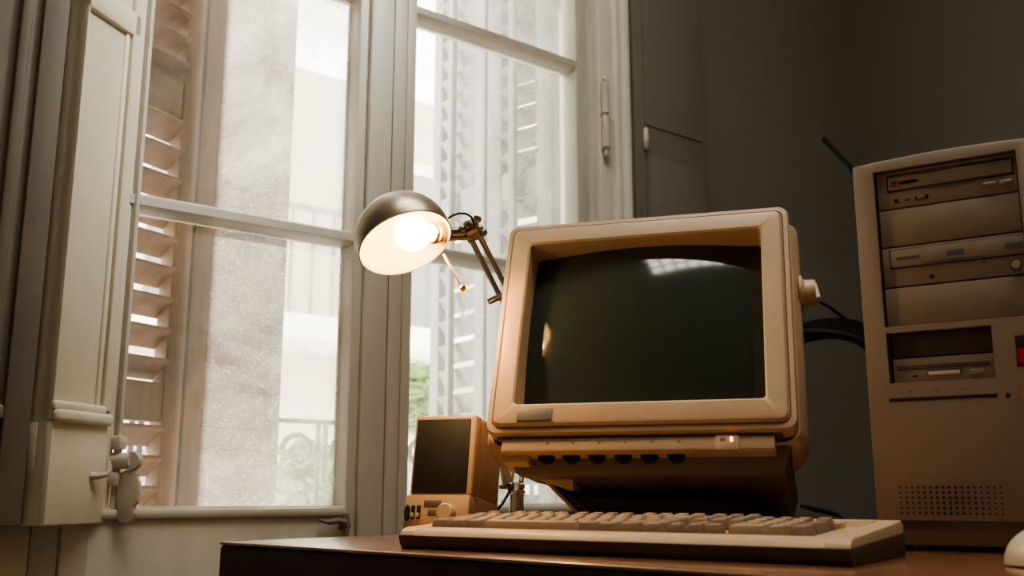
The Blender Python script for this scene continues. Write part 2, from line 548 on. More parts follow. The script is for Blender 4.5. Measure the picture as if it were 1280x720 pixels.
# sliding bolt on the free stile: flat bar, keepers, crank and hanging plate
xb = w_ + 0.003
zk = CZ - 0.045
b = MB()
b.box((xb - 0.006, -0.010, zk + 0.12), (xb + 0.004, 0.004, ST_ - 0.3), 0.003)
b.tube([(xb, -0.006, zk + 0.13), (xb, -0.006, zk + 0.03), (xb, -0.004, zk + 0.004), (xb - 0.004, 0.006, zk - 0.008), (xb - 0.010, 0.022, zk - 0.010), (xb - 0.012, 0.034, zk - 0.007)], [0.006, 0.006, 0.0075, 0.0075, 0.006, 0.003], 10)
b.build('bolt_bar', PAINT_HW, ish)
for z in (zk + 0.118, zk + 0.064):
    MB().box((xb - 0.012, -0.018, z - 0.010), (xb + 0.006, 0.006, z + 0.010), 0.003).build('bolt_keeper', PAINT_HW, ish)
b = MB()
b.tube([(xb, 0.004, zk + 0.091), (xb, -0.034, zk + 0.091)], 0.0125, 14)
b.lathe([(0, -0.006), (0.0125, -0.006), (0.0145, 0), (0.0125, 0.006), (0, 0.006)], axis_M((xb - 0.002, -0.037, zk + 0.091), (-1, 0, 0)), 20)
b.build('bolt_crank', PAINT_HW, ish)
pl = [(-0.002, 0.0), (0.014, 0.0), (0.020, -0.006), (0.018, -0.012), (0.023, -0.018), (0.023, -0.048), (0.016, -0.054), (0.020, -0.064), (0.015, -0.074), (0.004, -0.079), (-0.008, -0.076), (-0.013, -0.066), (-0.008, -0.056), (-0.014, -0.050), (-0.014, -0.018), (-0.009, -0.012), (-0.010, -0.004)]
MB().prism([(-0.028 - p[0], zk + 0.078 + p[1]) for p in pl], xb - 0.006, xb + 0.002, 'x', 0.002).build('hanging_plate', PAINT_HW, ish)
b = MB()
hx, hz = 0.092, SB + 0.068
b.tube([(hx - 0.004, -0.004, hz), (hx, -0.014, hz), (hx + 0.008, -0.020, hz + 0.002), (hx + 0.013, -0.021, hz + 0.010), (hx + 0.013, -0.018, hz + 0.022)], [0.006, 0.005, 0.004, 0.0038, 0.0034], 10)
b.build('hook', PAINT_HW, ish)

# interior shutter, right, folded flat against the wall
ish2 = thing('interior_shutter', 'grey-green panelled interior shutter folded flat on the wall right of the window', 'shutter', wp(0.338, -0.002, 0), WROT)
b = MB()
b.box((0, -0.026, 0.02), (0.239, 0.0, 2.72), 0.003)
b.box((0.042, -0.031, 0.10), (0.229, -0.02, CZ + 0.765), 0.004)
b.box((0.036, -0.0285, CZ + 0.838), (0.230, -0.02, CZ + 0.846), 0.002, 2)
b.box((0.022, -0.030, 0.02), (0.031, -0.01, 2.72), 0.003)
b.build('shutter_leaf', mat('shutter_paint_grey', (0.165, 0.158, 0.13), 0.75, noise=0.06, nscale=5, bump=0.2, bscale=30), ish2)
h = MB().lathe([(0, 0.03), (0.005, 0.024), (0.007, 0.0), (0.005, -0.024), (0, -0.03)], Matrix.Translation((0.0265, -0.034, CZ + 0.80)), 12)
h.build('hinge', PAINT_HW, ish2)


# ------------------------------------------------------------------ exterior louvred shutters
def leaf(parent, P, Q, m, rods=(), ms=None, z0=0.06, z1=2.70, side=1, tilt=38, rails=(0.97, 1.545), rs=0.05):
    """leaf between plan points P and Q (world), parent at origin"""
    d = Q - P
    L = d.length
    M = axis_M((P.x, P.y, 0), (0, 0, 1), d)
    st = 0.045
    f = MB()
    f.box((0, -0.016, z0), (st, 0.016, z1), 0.003, M=M)
    f.box((L - st, -0.016, z0), (L, 0.016, z1), 0.003, M=M)
    rr = [z0 + 0.05] + list(rails) + [z1 - 0.04]
    for z in rr:
        f.box((st, -0.014, z - 0.035), (L - st, 0.014, z + 0.035), 0.003, M=M)
    fo = f.build('shutter_frame', m, parent)
    for a, c in zip(rr, rr[1:]):
        s = MB()
        n = int((c - a - 0.09) / rs)
        for i in range(n):
            z = a + 0.06 + (c - a - 0.12) * (i / max(1, n - 1))
            S = M @ Matrix.Translation((L / 2, 0, z)) @ Matrix.Rotation(R(tilt * side), 4, 'X')
            s.box((-L / 2 + st - 0.004, -0.026, -0.004), (L / 2 - st + 0.004, 0.026, 0.004), 0.001, 1, M=S)
        s.build('louvre_slats', ms or m, parent)
    for x, y in rods:
        MB().box((x - 0.009, y - 0.009, z0 + 0.1), (x + 0.009, y + 0.009, z1 - 0.1), 0.003, M=M).build('tilt_rod', m, parent)


shl = thing('louvered_shutter', 'brown weathered louvered shutter outside the left casement, both leaves swung outward', 'shutter')
hA = wp(-0.83, 0.15, 0)
dA = vdir(27)
kA = (213 - 640) / 1275
pA = hA + dA * 0.25
s_ = (kA * hA.y - hA.x) / (dA.x - kA * dA.y)
pA = hA + dA * s_
leaf(shl, hA, pA - dA * 0.002, OLDWOOD, side=-1)
qB = pA + dA * 0.005
kB = (338 - 640) / 1275
s_ = (kB * qB.y - qB.x) / (dA.x - kB * dA.y)
leaf(shl, qB, qB + dA * s_, OLDWOOD, side=-1, tilt=66, rs=0.042)

shr = thing('louvered_shutter', 'pale grey louvered shutter with tilt rods outside the right casement, folded out', 'shutter')
hC = wp(0.264, 0.170, 0)
dC = vdir(-53)
kC = (612 - 640) / 1275
s_ = (kC * hC.y - hC.x) / (dC.x - kC * dC.y)
eC = hC + dC * s_
leaf(shr, hC, eC, GREYWOOD, rods=[(s_ * 0.52, 0.032)], side=1, tilt=42, rails=(0.97, 1.55), rs=0.056, ms=SLAT_SHADE)
dD = vdir(-33)
qD = eC + dD * 0.008
kD = (541 - 640) / 1275
s_ = (kD * qD.y - qD.x) / (dD.x - kD * dD.y)
leaf(shr, qD, qD + dD * s_, GREYWOOD, rods=[(s_ * 0.5, 0.032)], side=1, tilt=62, rails=(0.97, 1.55), rs=0.056)

# balcony floor and iron balustrade outside
wall_obj(MB().box((-1.2, 0.14, -0.1), (0.6, 0.85, 0.02), 0.01), 'trim_2', SLABM)
rail = thing('balcony_railing', 'dark iron scrollwork balcony railing outside the window', 'railing', W0, WROT)
RO, RZ = 0.72, CZ + 0.175
b = MB()
b.box((-1.2, RO - 0.012, RZ - 0.008), (0.6, RO + 0.012, RZ + 0.004), 0.002)
b.build('rail_bar', IRON, rail)
MB().box((-1.2, RO - 0.01, 0.06), (0.6, RO + 0.01, 0.075), 0.002).build('rail_bar', IRON, rail)


def scroll(cx, cz, r, sgn, flip):
    pts = []
    for i in range(26):
        a = i / 25 * 2.6 * PI
        rr = r * (1 - i / 25 * 0.75)
        pts.append((cx + sgn * rr * math.cos(a), RO, cz + flip * rr * math.sin(a)))
    return pts


for i in range(8):
    cx = -1.08 + i * 0.23
    b = MB()
    for sg in (-1, 1):
        b.tube(scroll(cx + sg * 0.052, RZ - 0.075, 0.045, -sg, 1), 0.008, 8)
        b.tube(scroll(cx + sg * 0.052, RZ - 0.20, 0.045, -sg, -1), 0.008, 8)
        b.tube([(cx + sg * 0.105, RO, 0.07), (cx + sg * 0.105, RO, RZ)], 0.007, 8)
    b.tube([(cx, RO, 0.07), (cx, RO, RZ - 0.27), (cx, RO, RZ - 0.22)], 0.007, 8)
    b.build('scroll_panel', IRON, rail)

# building across the street
bl = thing('apartment_building', 'sunlit cream apartment building across the street seen through the panes', 'building', wp(3.0, 7.0, 0) + Vector((0, 0, -3.78)), WROT)
MB().box((-9, 0, 0), (9, 0.4, 8.7)).build('facade', FACADE, bl)
for zc in (3.0, 6.08):
    MB().box((-9, -0.9, zc - 0.22), (9, 0, zc), 0.02).build('balcony_slab', SLABM, bl)
    g = MB()
    g.box((-9, -0.86, zc + 0.92), (9, -0.82, zc + 0.97))
    for i in range(90):
        g.box((-9 + i * 0.2, -0.85, zc), (-8.975 + i * 0.2, -0.83, zc + 0.95))
    g.build('balcony_rail', IRON, bl)
for zc in (3.2, 6.1):
    for k in range(7):
        x = -8.2 + k * 2.35
        f = MB().box((x - 0.55, -0.04, zc), (x + 0.55, 0.05, zc + 1.9), 0.02).build('window_surround', SLABM, bl)
        MB().box((x - 0.42, -0.06, zc + 0.05), (x + 0.42, -0.03, zc + 1.75)).build('glazing', FACADE_D, f)


def bush(name, label, c, r, n):
    m = MB()
    for _ in range(n):
        v = Vector((random.gauss(0, 1), random.gauss(0, 1), random.gauss(0, 1))).normalized() * r * random.uniform(0.55, 1)
        v.z *= 1.2
        s = random.uniform(0.05, 0.10)
        M = Matrix.Translation(v) @ Matrix.Rotation(random.uniform(0, 6.28), 4, 'Z') @ Matrix.Rotation(random.uniform(-1.2, 1.2), 4, 'X')
        m.hexa([(-s, 0, 0), (0, -s * 0.4, 0), (s, 0, 0), (0, s * 0.4, 0), (-s, 0, 0.004), (0, -s * 0.4, 0.01), (s, 0, 0.004), (0, s * 0.4, 0.01)], M=M)
    t = thing(name, label, 'plant', c)
    m.build('leaves', LEAFM, t, 0)
    MB().tube([(0, 0, -c.z * 0.0 - r), (0.02, 0, 0), (0, 0.02, r * 0.7)], [0.03, 0.02, 0.01], 8).build('stem', OLDWOOD, t)


bush('leafy_shrub', 'green leafy shrub behind the balcony railing, seen in the left casement', at(388, 604, 4.6), 0.17, 260)
bush('leafy_shrub', 'green leafy shrub in the narrow gap beside the mullion of the right casement', at(521, 497, 5.6), 0.17, 260)

# ------------------------------------------------------------------ desk
DC = Vector((-0.3719, 1.3089, 0))
DX = Vector((0.738, -0.675, 0)).normalized()
DYv = Vector((-DX.y, DX.x, 0))
desk = thing('desk', 'reddish brown wooden desk under the computer with a dark rounded front edge', 'desk', (DC.x, DC.y, 0), math.atan2(DX.y, DX.x))
DL, DD = 1.55, 0.85
b = MB()
b.box((0, 0, DESK - 0.004), (DL, DD, DESK), 0.0038, 3)
b.build('desktop', WOOD, desk)
b = MB()
b.box((-0.001, 0.0005, DESK - 0.055), (DL, DD, DESK - 0.0035), 0.006, 3)
b.build('desktop_edge', WOOD_E, desk)
for x in (0.06, DL - 0.06):
    for y in (0.07, DD - 0.07):
        MB().hexa([(x - 0.02, y - 0.02, 0), (x + 0.02, y - 0.02, 0), (x + 0.02, y + 0.02, 0), (x - 0.02, y + 0.02, 0), (x - 0.03, y - 0.03, DESK - 0.055), (x + 0.03, y - 0.03, DESK - 0.055), (x + 0.03, y + 0.03, DESK - 0.055), (x - 0.03, y + 0.03, DESK - 0.055)], 0.003).build('leg', WOOD_E, desk)
MB().box((0.09, 0.06, DESK - 0.15), (DL - 0.09, 0.08, DESK - 0.055), 0.002).build('apron', WOOD_E, desk)

# ------------------------------------------------------------------ monitor
YAW, TILT = 0.29643, 0.34473
mon = thing('computer_monitor', 'beige boxy tube monitor tilted back on its stand, dark blank screen, amber power light', 'monitor', (0.14515, 1.2, DESK), -YAW)
HD = Matrix.Translation((0, 0, CZ + 0.0766 - DESK)) @ Matrix.Rotation(-TILT, 4, 'X')


def rrect(x0, x1, z0, z1, r, n=6, bow=0.0):
    """rounded rectangle outline in x,z"""
    pts = []
    for cx, cz, a0 in ((x1 - r, z1 - r, 0), (x0 + r, z1 - r, 90), (x0 + r, z0 + r, 180), (x1 - r, z0 + r, 270)):
        for i in range(n + 1):
            a = R(a0 + 90 * i / n)
            pts.append((cx + r * math.cos(a), cz + r * math.sin(a)))
    return pts


def loft(mb, loops, M=None, cap0=False, cap1=False):
    """loops: list of equally long lists of 3-D points"""
    bm = bmesh.new()
    rings = [[bm.verts.new(p) for p in lp] for lp in loops]
    n = len(rings[0])
    for a, c in zip(rings, rings[1:]):
        for k in range(n):
            bm.faces.new((a[k], a[(k + 1) % n], c[(k + 1) % n], c[k]))
    if cap0: bm.faces.new(rings[0])
    if cap1: bm.faces.new(rings[-1][::-1])
    bmesh.ops.recalc_face_normals(bm, faces=bm.faces)
    return mb._add(bm, M)


def y3(pts, y):
    return [(p[0], y, p[1]) for p in pts]


# bezel: outer rounded frame, thin step groove, sloped inner reveal
hw, hh = 0.185, 0.3047
b = MB()
lo = [y3(rrect(-hw - 0.004, hw + 0.004, -0.004, hh + 0.004, 0.014), 0.036),
      y3(rrect(-hw - 0.004, hw + 0.004, -0.004, hh + 0.004, 0.014), 0.010),
      y3(rrect(-hw - 0.002, hw + 0.002, -0.002, hh + 0.002, 0.012), 0.006),
      y3(rrect(-hw + 0.003, hw - 0.003, 0.003, hh - 0.003, 0.011), 0.0055),
      y3(rrect(-hw + 0.0045, hw - 0.0045, 0.0045, hh - 0.0045, 0.010), 0.009),
      y3(rrect(-hw + 0.0052, hw - 0.0052, 0.0052, hh - 0.0052, 0.010), 0.0045),
      y3(rrect(-hw + 0.008, hw - 0.008, 0.008, hh - 0.008, 0.009), 0.001),
      y3(rrect(-hw + 0.012, hw - 0.012, 0.012, hh - 0.012, 0.008), 0.0),
      y3(rrect(-0.156, 0.156, 0.031, 0.2755, 0.004), 0.0),
      y3(rrect(-0.1535, 0.1535, 0.0335, 0.2725, 0.005), 0.002),
      y3(rrect(-0.1525, 0.1525, 0.0345, 0.2715, 0.005), 0.040)]
loft(b, lo, HD)
bz = b.build('bezel', BEIGE, mon, 30)
b = MB()
loft(b, [y3(rrect(-0.1525, 0.1525, 0.0345, 0.2715, 0.005), 0.040), y3(rrect(-0.1515, 0.1515, 0.0355, 0.2705, 0.005), 0.066)], HD)
tag(b.build('screen_surround', mat('shaded_surround_plastic', (0.085, 0.066, 0.045), 0.6), bz, 30), 'inner rim around the glass, coloured dark for shade')  # rim coloured dark to paint the unlit depth of the reveal
# screen: spherical glass bulging forward
bm = bmesh.new()
NX, NZ = 36, 28
RS = 0.60
grid = []
for j in range(NZ + 1):
    row = []
    for i in range(NX + 1):
        x = -0.153 + 0.306 * i / NX
        z = 0.034 + 0.238 * j / NZ
        d2 = x * x + (z - 0.1515) ** 2
        y = 0.013 + RS - math.sqrt(RS * RS - d2)
        row.append(bm.verts.new((x, y, z)))
    grid.append(row)
for j in range(NZ):
    for i in range(NX):
        bm.faces.new((grid[j][i], grid[j][i + 1], grid[j + 1][i + 1], grid[j + 1][i]))
s = MB()
s._add(bm, HD)
so = s.build('screen', SCREEN_M, mon, 60)
# housing: front shell then tapered rear
b = MB()
hs = [y3(rrect(-0.186, 0.186, -0.010, hh - 0.002, 0.016), 0.030),
      y3(rrect(-0.190, 0.190, -0.010, hh - 0.002, 0.016), 0.0305),
      y3(rrect(-0.198, 0.198, -0.014, hh + 0.002, 0.018), 0.045),
      y3(rrect(-0.199, 0.199, -0.016, hh + 0.002, 0.018), 0.085),
      y3(rrect(-0.194, 0.194, -0.016, hh - 0.004, 0.018), 0.105),
      y3(rrect(-0.175, 0.175, -0.012, hh - 0.022, 0.022), 0.16),
      y3(rrect(-0.130, 0.130, 0.02, 0.245, 0.026), 0.30),
      y3(rrect(-0.115, 0.115, 0.03, 0.225, 0.026), 0.365)]
loft(b, hs, HD, False, True)
b.build('housing', BEIGE, mon, 30)
# chin under the bezel: recess, control strip, lower ledge
b = MB()
b.hexa([(-0.176, 0.016, -0.006), (0.170, 0.016, -0.006), (0.178, 0.10, -0.008), (-0.176, 0.10, -0.008), (-0.17, 0.016, 0.002), (0.17, 0.016, 0.002), (0.178, 0.10, 0.006), (-0.178, 0.10, 0.006)], M=HD)
b.build('chin_recess_shade', BEIGE_D, mon)
b = MB()
b.box((-0.168, 0.0125, -0.0250), (0.162, 0.040, -0.0075), 0.0025, M=HD)
b.box((-0.168, 0.024, -0.034), (-0.136, 0.060, -0.022), 0.002, M=HD)
b.build('control_strip', BEIGE, mon)
for k in range(6):
    x = -0.1135 + 0.0320 * k
    kb = MB().lathe([(0, -0.004), (0.0095, -0.004), (0.0108, -0.0028), (0.0108, 0.0028), (0.0095, 0.004), (0, 0.004)], HD @ axis_M((x, 0.030, -0.0235), (0, 1, 0)), 24)
    kb.build('adjustment_wheel', DARK, mon)
pb = MB().box((0.094, 0.0105, -0.0265), (0.1215, 0.030, -0.0070), 0.002, M=HD).build('power_button', BEIGE, mon)
MB().box((0.1115, 0.0095, -0.0165), (0.1145, 0.012, -0.0105), 0.0008, M=HD).build('power_light', LED_M, pb)
MB().box((0.100, 0.0100, -0.0150), (0.105, 0.0110, -0.0120), M=HD).build('button_mark', GREYB, pb)
for k in range(6):
    x = -0.1135 + 0.0320 * k + 0.004
    MB().box((x, 0.0120, -0.0160), (x + 0.0025, 0.0130, -0.0135), M=HD).build('strip_icon', GREYB, mon)
MB().box((-0.1472, -0.0012, 0.0105), (-0.1025, 0.001, 0.0265), 0.0005, M=HD).build('badge', GREYB, mon)
# ledge below the chin with chamfered sides
b = MB()
b.hexa([(-0.155, 0.045, -0.044), (0.170, 0.045, -0.044), (0.170, 0.24, -0.040), (-0.09, 0.13, -0.042), (-0.172, 0.034, -0.012), (0.18, 0.034, -0.012), (0.18, 0.24, -0.004), (-0.172, 0.13, -0.004)], 0.004, M=HD)
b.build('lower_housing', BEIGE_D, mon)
# side knob
kb = MB()
KM = HD @ axis_M((0.197, 0.058, 0.205), (1, 0, 0), (0, 1, 0))
kb.lathe([(0, 0), (0.023, 0), (0.0235, 0.003), (0.019, 0.005), (0.0175, 0.007), (0.0175, 0.018), (0.0165, 0.020), (0, 0.020)], KM, 28)
kb.hexa([(-0.018, -0.006, 0.005), (0.018, -0.006, 0.005), (0.018, 0.006, 0.005), (-0.018, 0.006, 0.005), (-0.014, -0.005, 0.026), (0.016, -0.005, 0.022), (0.016, 0.005, 0.022), (-0.014, 0.005, 0.026)], 0.002, M=KM @ Matrix.Rotation(R(70), 4, 'Z'))
ko = kb.build('side_knob', BEIGE, mon)
MB().lathe([(0, 0.0245), (0.003, 0.0245), (0.003, 0.027), (0, 0.027)], KM @ Matrix.Translation((0.0, -0.009, -0.004)), 14).build('knob_slot', DARK, ko)
# stand (upright, not tilted): bowl, flared neck, foot
b = MB()
b.lathe([(0, 0.040), (0.07, 0.041), (0.105, 0.050), (0.128, 0.068), (0.136, 0.085), (0.10, 0.10), (0, 0.10)], Matrix.Translation((0.03, 0.16, 0.0)) @ Matrix.Diagonal((1.03, 0.75, 1, 1)), 48)
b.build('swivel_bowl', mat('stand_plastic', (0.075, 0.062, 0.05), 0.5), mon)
b = MB()
b.hexa([(-0.055, 0.05, 0.012), (0.13, 0.05, 0.012), (0.13, 0.26, 0.012), (-0.055, 0.26, 0.012), (-0.105, 0.05, 0.058), (0.13, 0.05, 0.05), (0.13, 0.26, 0.05), (-0.105, 0.26, 0.058)], 0.003)
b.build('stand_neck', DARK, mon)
b = MB()
b.hexa([(-0.059, 0.044, 0.012), (-0.054, 0.044, 0.012), (-0.054, 0.26, 0.012), (-0.059, 0.26, 0.012), (-0.125, 0.044, 0.076), (-0.119, 0.044, 0.076), (-0.119, 0.26, 0.062), (-0.125, 0.26, 0.062)], 0.001)
b.hexa([(-0.125, 0.040, 0.075), (-0.085, 0.040, 0.062), (-0.085, 0.25, 0.062), (-0.125, 0.25, 0.062), (-0.152, 0.042, 0.0905), (-0.085, 0.042, 0.089), (-0.085, 0.25, 0.065), (-0.152, 0.25, 0.065)], 0.002)
b.build('stand_side', BEIGE, mon)
b = MB()
for i in range(3):
    for j in range(2):
        b.box((-0.086 + 0.012 * i, 0.0485, 0.042 - 0.009 * j - 0.007 * i), (-0.080 + 0.012 * i, 0.0505, 0.046 - 0.009 * j - 0.007 * i))
b.tube([(-0.10, 0.047, 0.062), (-0.07, 0.046, 0.040), (-0.04, 0.045, 0.02)], 0.0008, 6)
b.build('stand_vents', GREYB, mon)
b = MB()
b.lathe([(0, 0), (0.15, 0), (0.152, 0.006), (0.145, 0.013), (0.09, 0.016), (0, 0.016)], Matrix.Translation((0.03, 0.16, 0.0)) @ Matrix.Diagonal((0.98, 0.8, 1, 1)), 48)
b.build('foot', BEIGE_D, mon)

# ------------------------------------------------------------------ computer tower
TY = 0.5724
Z0 = 0.0615    # shift from lens-relative to desk-relative heights
tow = thing('computer_tower', 'beige upright computer case at the right edge of the desk with stacked drive bays', 'computer', (0.3985, 1.12, DESK), -TY)
TW, TT = 0.1925, 0.377 + Z0
b = MB()
b.box((0.004, 0.03, 0.006), (TW - 0.004, 0.42, TT - 0.010), 0.004)
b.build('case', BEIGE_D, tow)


def zr(z):
    return z + Z0


# front moulding with an opening for the 5.25" bays and for the 3.5" bays
BX0, BX1 = 0.0228, 0.1715
F3 = (0.0238, 0.1312, zr(0.118), zr(0.1742))
fy1 = 0.035
arc = [(TW * i / 16, TT - 0.0005 - 0.010 * (2 * i / 16 - 1) ** 2 * 0.35) for i in range(17)]
b = MB()
b.prism([(0.0, zr(-0.030))] + [(x, z) for x, z in arc] + [(TW, zr(-0.030))], 0.0, fy1, 'y', 0.0022)
cut = MB()
cut.box((BX0, -0.02, zr(0.1812)), (BX1, 0.06, zr(0.3624)))
cut.box((F3[0], -0.02, F3[2]), (F3[1], 0.06, F3[3]))
fp = b.build('front_panel', TOWER_M, tow, 0)
co = cut.build('cutter', None, None, 0)
md = fp.modifiers.new('cut', 'BOOLEAN')
md.object = co
md.operation = 'DIFFERENCE'
md.solver = 'EXACT'
fp.parent = None
bpy.context.view_layer.update()
me2 = bpy.data.meshes.new_from_object(fp.evaluated_get(bpy.context.evaluated_depsgraph_get()))
fp.modifiers.clear()
fp.data = me2
fp.parent = tow
bpy.data.objects.remove(co)
me2.polygons.foreach_set('use_smooth', [True] * len(me2.polygons))
me2.set_sharp_from_angle(angle=R(25))
MB().box((0.004, 0.006, 0.006), (TW - 0.004, 0.05, zr(-0.029)), 0.002).build('plinth', BEIGE_D, tow)
for x in (0.02, TW - 0.02):
    for y in (0.03, 0.39):
        MB().lathe([(0, 0), (0.009, 0), (0.010, 0.007), (0, 0.007)], Matrix.Translation((x, y, 0)), 16).build('rubber_foot', BLACKISH, tow)


def bay(z0, z1, name, y=0.005):
    return MB().box((BX0 + 0.0022, y, zr(z0) + 0.0007), (BX1 - 0.0012, 0.05, zr(z1) - 0.0007), 0.0012).build(name, DRIVE_M, tow)


MB().box((BX0, 0.012, zr(0.1815)), (BX1, 0.03, zr(0.362)), 0).build('bay_backing', DARK, tow)
d1 = bay(0.3168, 0.3615, 'optical_drive')
bay(0.2724, 0.3168, 'drive_cover')
d2 = bay(0.2259, 0.2724, 'optical_drive')
bay(0.1816, 0.2259, 'drive_cover')
# drive one: framed tray with a smile-shaped hollow, jacks, wheel, two buttons
b = MB()
b.box((0.0362, 0.0042, zr(0.3365)), (0.1675, 0.006, zr(0.3385)), 0.0003)
b.box((0.0362, 0.0042, zr(0.3365)), (0.0374, 0.006, zr(0.354)), 0.0003)
b.box((0.1668, 0.0042, zr(0.3365)), (0.1680, 0.006, zr(0.356)), 0.0003)
b.box((0.0362, 0.0042, zr(0.3545)), (0.1675, 0.006, zr(0.3565)), 0.0003)
b.build('tray_gap', DARK, d1)
MB().box((0.0378, 0.0038, zr(0.3388)), (0.1665, 0.0062, zr(0.3542)), 0.0008).build('disc_tray', DRIVE_M, d1)
n = 18
smile = [(0.05 + 0.10 * i / n, zr(0.3388)) for i in range(n + 1)] + [(0.15 - 0.10 * i / n, zr(0.3388) - 0.0045 * math.sin(PI * i / n)) for i in range(1, n)]
MB().prism(smile, 0.0042, 0.0052, 'y').build('finger_hollow', DRIVE_D, d1)
top = [(0.040 + 0.09 * i / n, zr(0.3573)) for i in range(n + 1)] + [(0.13 - 0.09 * i / n, zr(0.3573) - 0.0045 * math.sin(PI * i / n)) for i in range(1, n)]
MB().prism(top, 0.0032, 0.0045, 'y').build('finger_hollow', DRIVE_D, d1)


def disc(name, x, z, r, y0, y1, m, parent, sx=1.0):
    return MB().lathe([(0, 0), (r, 0), (r, y1 - y0 - 0.0005), (r * 0.85, y1 - y0), (0, y1 - y0)], axis_M((x, y1, z), (0, -1, 0), (1, 0, 0)) @ Matrix.Diagonal((sx, 1, 1, 1)), 18).build(name, m, parent)


disc('headphone_jack', 0.0450, zr(0.3258), 0.0026, 0.0042, 0.0055, DARK, d1)
MB().box((0.0545, 0.0042, zr(0.3247)), (0.0590, 0.0055, zr(0.3262)), 0.0004).build('indicator_slot', DARK, d1)
MB().box((0.0655, 0.0042, zr(0.3235)), (0.0795, 0.0055, zr(0.3285)), 0.0004).build('wheel_slot', DARK, d1)
MB().box((0.0675, 0.003, zr(0.3243)), (0.0765, 0.0055, zr(0.3280)), 0.0008).build('volume_wheel', DRIVE_M, d1)
for x0 in (0.1363, 0.1530):
    MB().box((x0, 0.0015, zr(0.3275)), (x0 + 0.0135, 0.0055, zr(0.3315)), 0.0017, 3).build('eject_button', TOWER_M, d1)
b = MB()
for k in range(3):
    b.box((0.0405 + 0.0036 * k, 0.0033, zr(0.3422)), (0.0430 + 0.0036 * k, 0.0042, zr(0.3492)))
b.build('red_mark', REDL, d1)
b = MB()
el = [(0.0605 + 0.011 * math.cos(2 * PI * i / 20), zr(0.3460) + 0.0022 * math.sin(2 * PI * i / 20)) for i in range(20)]
b.prism(el, 0.0033, 0.0042, 'y')
b.build('oval_mark', DARK, d1)
# drive two
b = MB()
b.box((0.0332, 0.0042, zr(0.2470)), (0.1710, 0.006, zr(0.2482)), 0.0003)
b.box((0.0332, 0.0042, zr(0.2470)), (0.0342, 0.006, zr(0.2690)), 0.0003)
b.box((0.0332, 0.0042, zr(0.2685)), (0.1710, 0.006, zr(0.2693)), 0.0003)
b.build('tray_gap', DARK, d2)
MB().box((0.0343, 0.0032, zr(0.2483)), (0.1708, 0.0062, zr(0.2685)), 0.001).build('disc_tray', DRIVE_M, d2)
sm = [(0.066 + 0.075 * i / n, zr(0.2500) + 0.0016 * math.sin(PI * i / n)) for i in range(n + 1)] + [(0.141 - 0.075 * i / n, zr(0.2497) - 0.0006 * math.sin(PI * i / n)) for i in range(1, n)]
MB().prism(sm, 0.0028, 0.0040, 'y').build('tray_lip', DRIVE_D, d2)
b = MB()
x = 0.0405
for wd in (0.003, 0.0024, 0.0016, 0.0028, 0.0024, 0.0028, 0.0022, 0.0026):
    b.box((x, 0.0026, zr(0.2568)), (x + wd, 0.0036, zr(0.2598)), 0.0003, 1)
    x += wd + 0.0006
b.build('maker_mark', GREYL, d2)
for x in (0.0935, 0.1515):
    b = MB().box((x, 0.0026, zr(0.2553)), (x + 0.0175, 0.0036, zr(0.2617)), 0.0006, 1)
    b.build('disc_mark', GREYL, d2)
disc('headphone_jack', 0.0755, zr(0.2342), 0.0022, 0.0042, 0.0055, DARK, d2)
disc('emergency_hole', 0.1298, zr(0.2440), 0.0011, 0.0042, 0.0055, DARK, d2)
disc('button_well', 0.1605, zr(0.2362), 0.0058, 0.0044, 0.0055, DARK, d2)
disc('eject_button', 0.1610, zr(0.2364), 0.0044, 0.0015, 0.0055, TOWER_M, d2)
# 3.5" bay
MB().box((F3[0], 0.016, F3[2]), (F3[1], 0.03, F3[3]), 0).build('bay_backing', DARK, tow)
MB().box((F3[0] + 0.004, 0.010, zr(0.1468)), (F3[1] - 0.001, 0.03, F3[3] - 0.001), 0.001).build('drive_cover', mat('dark_cover', (0.10, 0.085, 0.068), 0.5), tow)
fd = MB().box((F3[0] + 0.004, 0.006, F3[2] + 0.0005), (F3[1] - 0.0006, 0.03, zr(0.1452)), 0.001).build('floppy_drive', DRIVE_M, tow)
MB().box((0.0315, 0.0052, zr(0.1325)), (0.1258, 0.0065, zr(0.1372)), 0.0003).build('disk_slot', DRIVE_D, fd)
MB().box((0.0625, 0.0050, zr(0.1255)), (0.0975, 0.0065, zr(0.1325)), 0.0003).build('slot_notch', DRIVE_D, fd)
MB().box((0.0640, 0.0044, zr(0.1248)), (0.0965, 0.0065, zr(0.1292)), 0.0008).build('slot_lip', mat('pale_lip', (0.62, 0.51, 0.42), 0.4), fd)
MB().box((0.1060, 0.0035, zr(0.1235)), (0.1200, 0.0065, zr(0.1292)), 0.0008).build('eject_button', DRIVE_M, fd)
MB().box((0.0470, 0.0052, zr(0.1243)), (0.0525, 0.0065, zr(0.1260)), 0.0003).build('drive_light', DARK, fd)
MB().box((0.0225, -0.0006, zr(0.0978)), (0.1312, 0.002, zr(0.1015)), 0.0004).build('vent_slot', DARK, tow)
b = MB()
for x in (0.045, 0.072, 0.098):
    b.prism([(x - 0.003, zr(0.1073)), (x + 0.003, zr(0.1073)), (x + 0.001, zr(0.1090)), (x - 0.002, zr(0.1085))], -0.0005, 0.001, 'y')
b.build('panel_marks', BEIGE_D, tow)
disc('key_hole', 0.1410, zr(0.0990), 0.0026, -0.0006, 0.001, DARK, tow)
MB().box((0.1525, -0.0008, zr(0.128)), (0.1740, 0.002, zr(0.161)), 0.001).build('display_window', DARK, tow)
MB().box((0.1540, -0.0014, zr(0.1305)), (0.1725, 0.000, zr(0.1470)), 0.0005).build('red_display', DISP_M, tow)
disc('power_button', 0.1640, zr(0.1000), 0.0095, -0.006, 0.002, TOWER_M, tow)
b = MB()
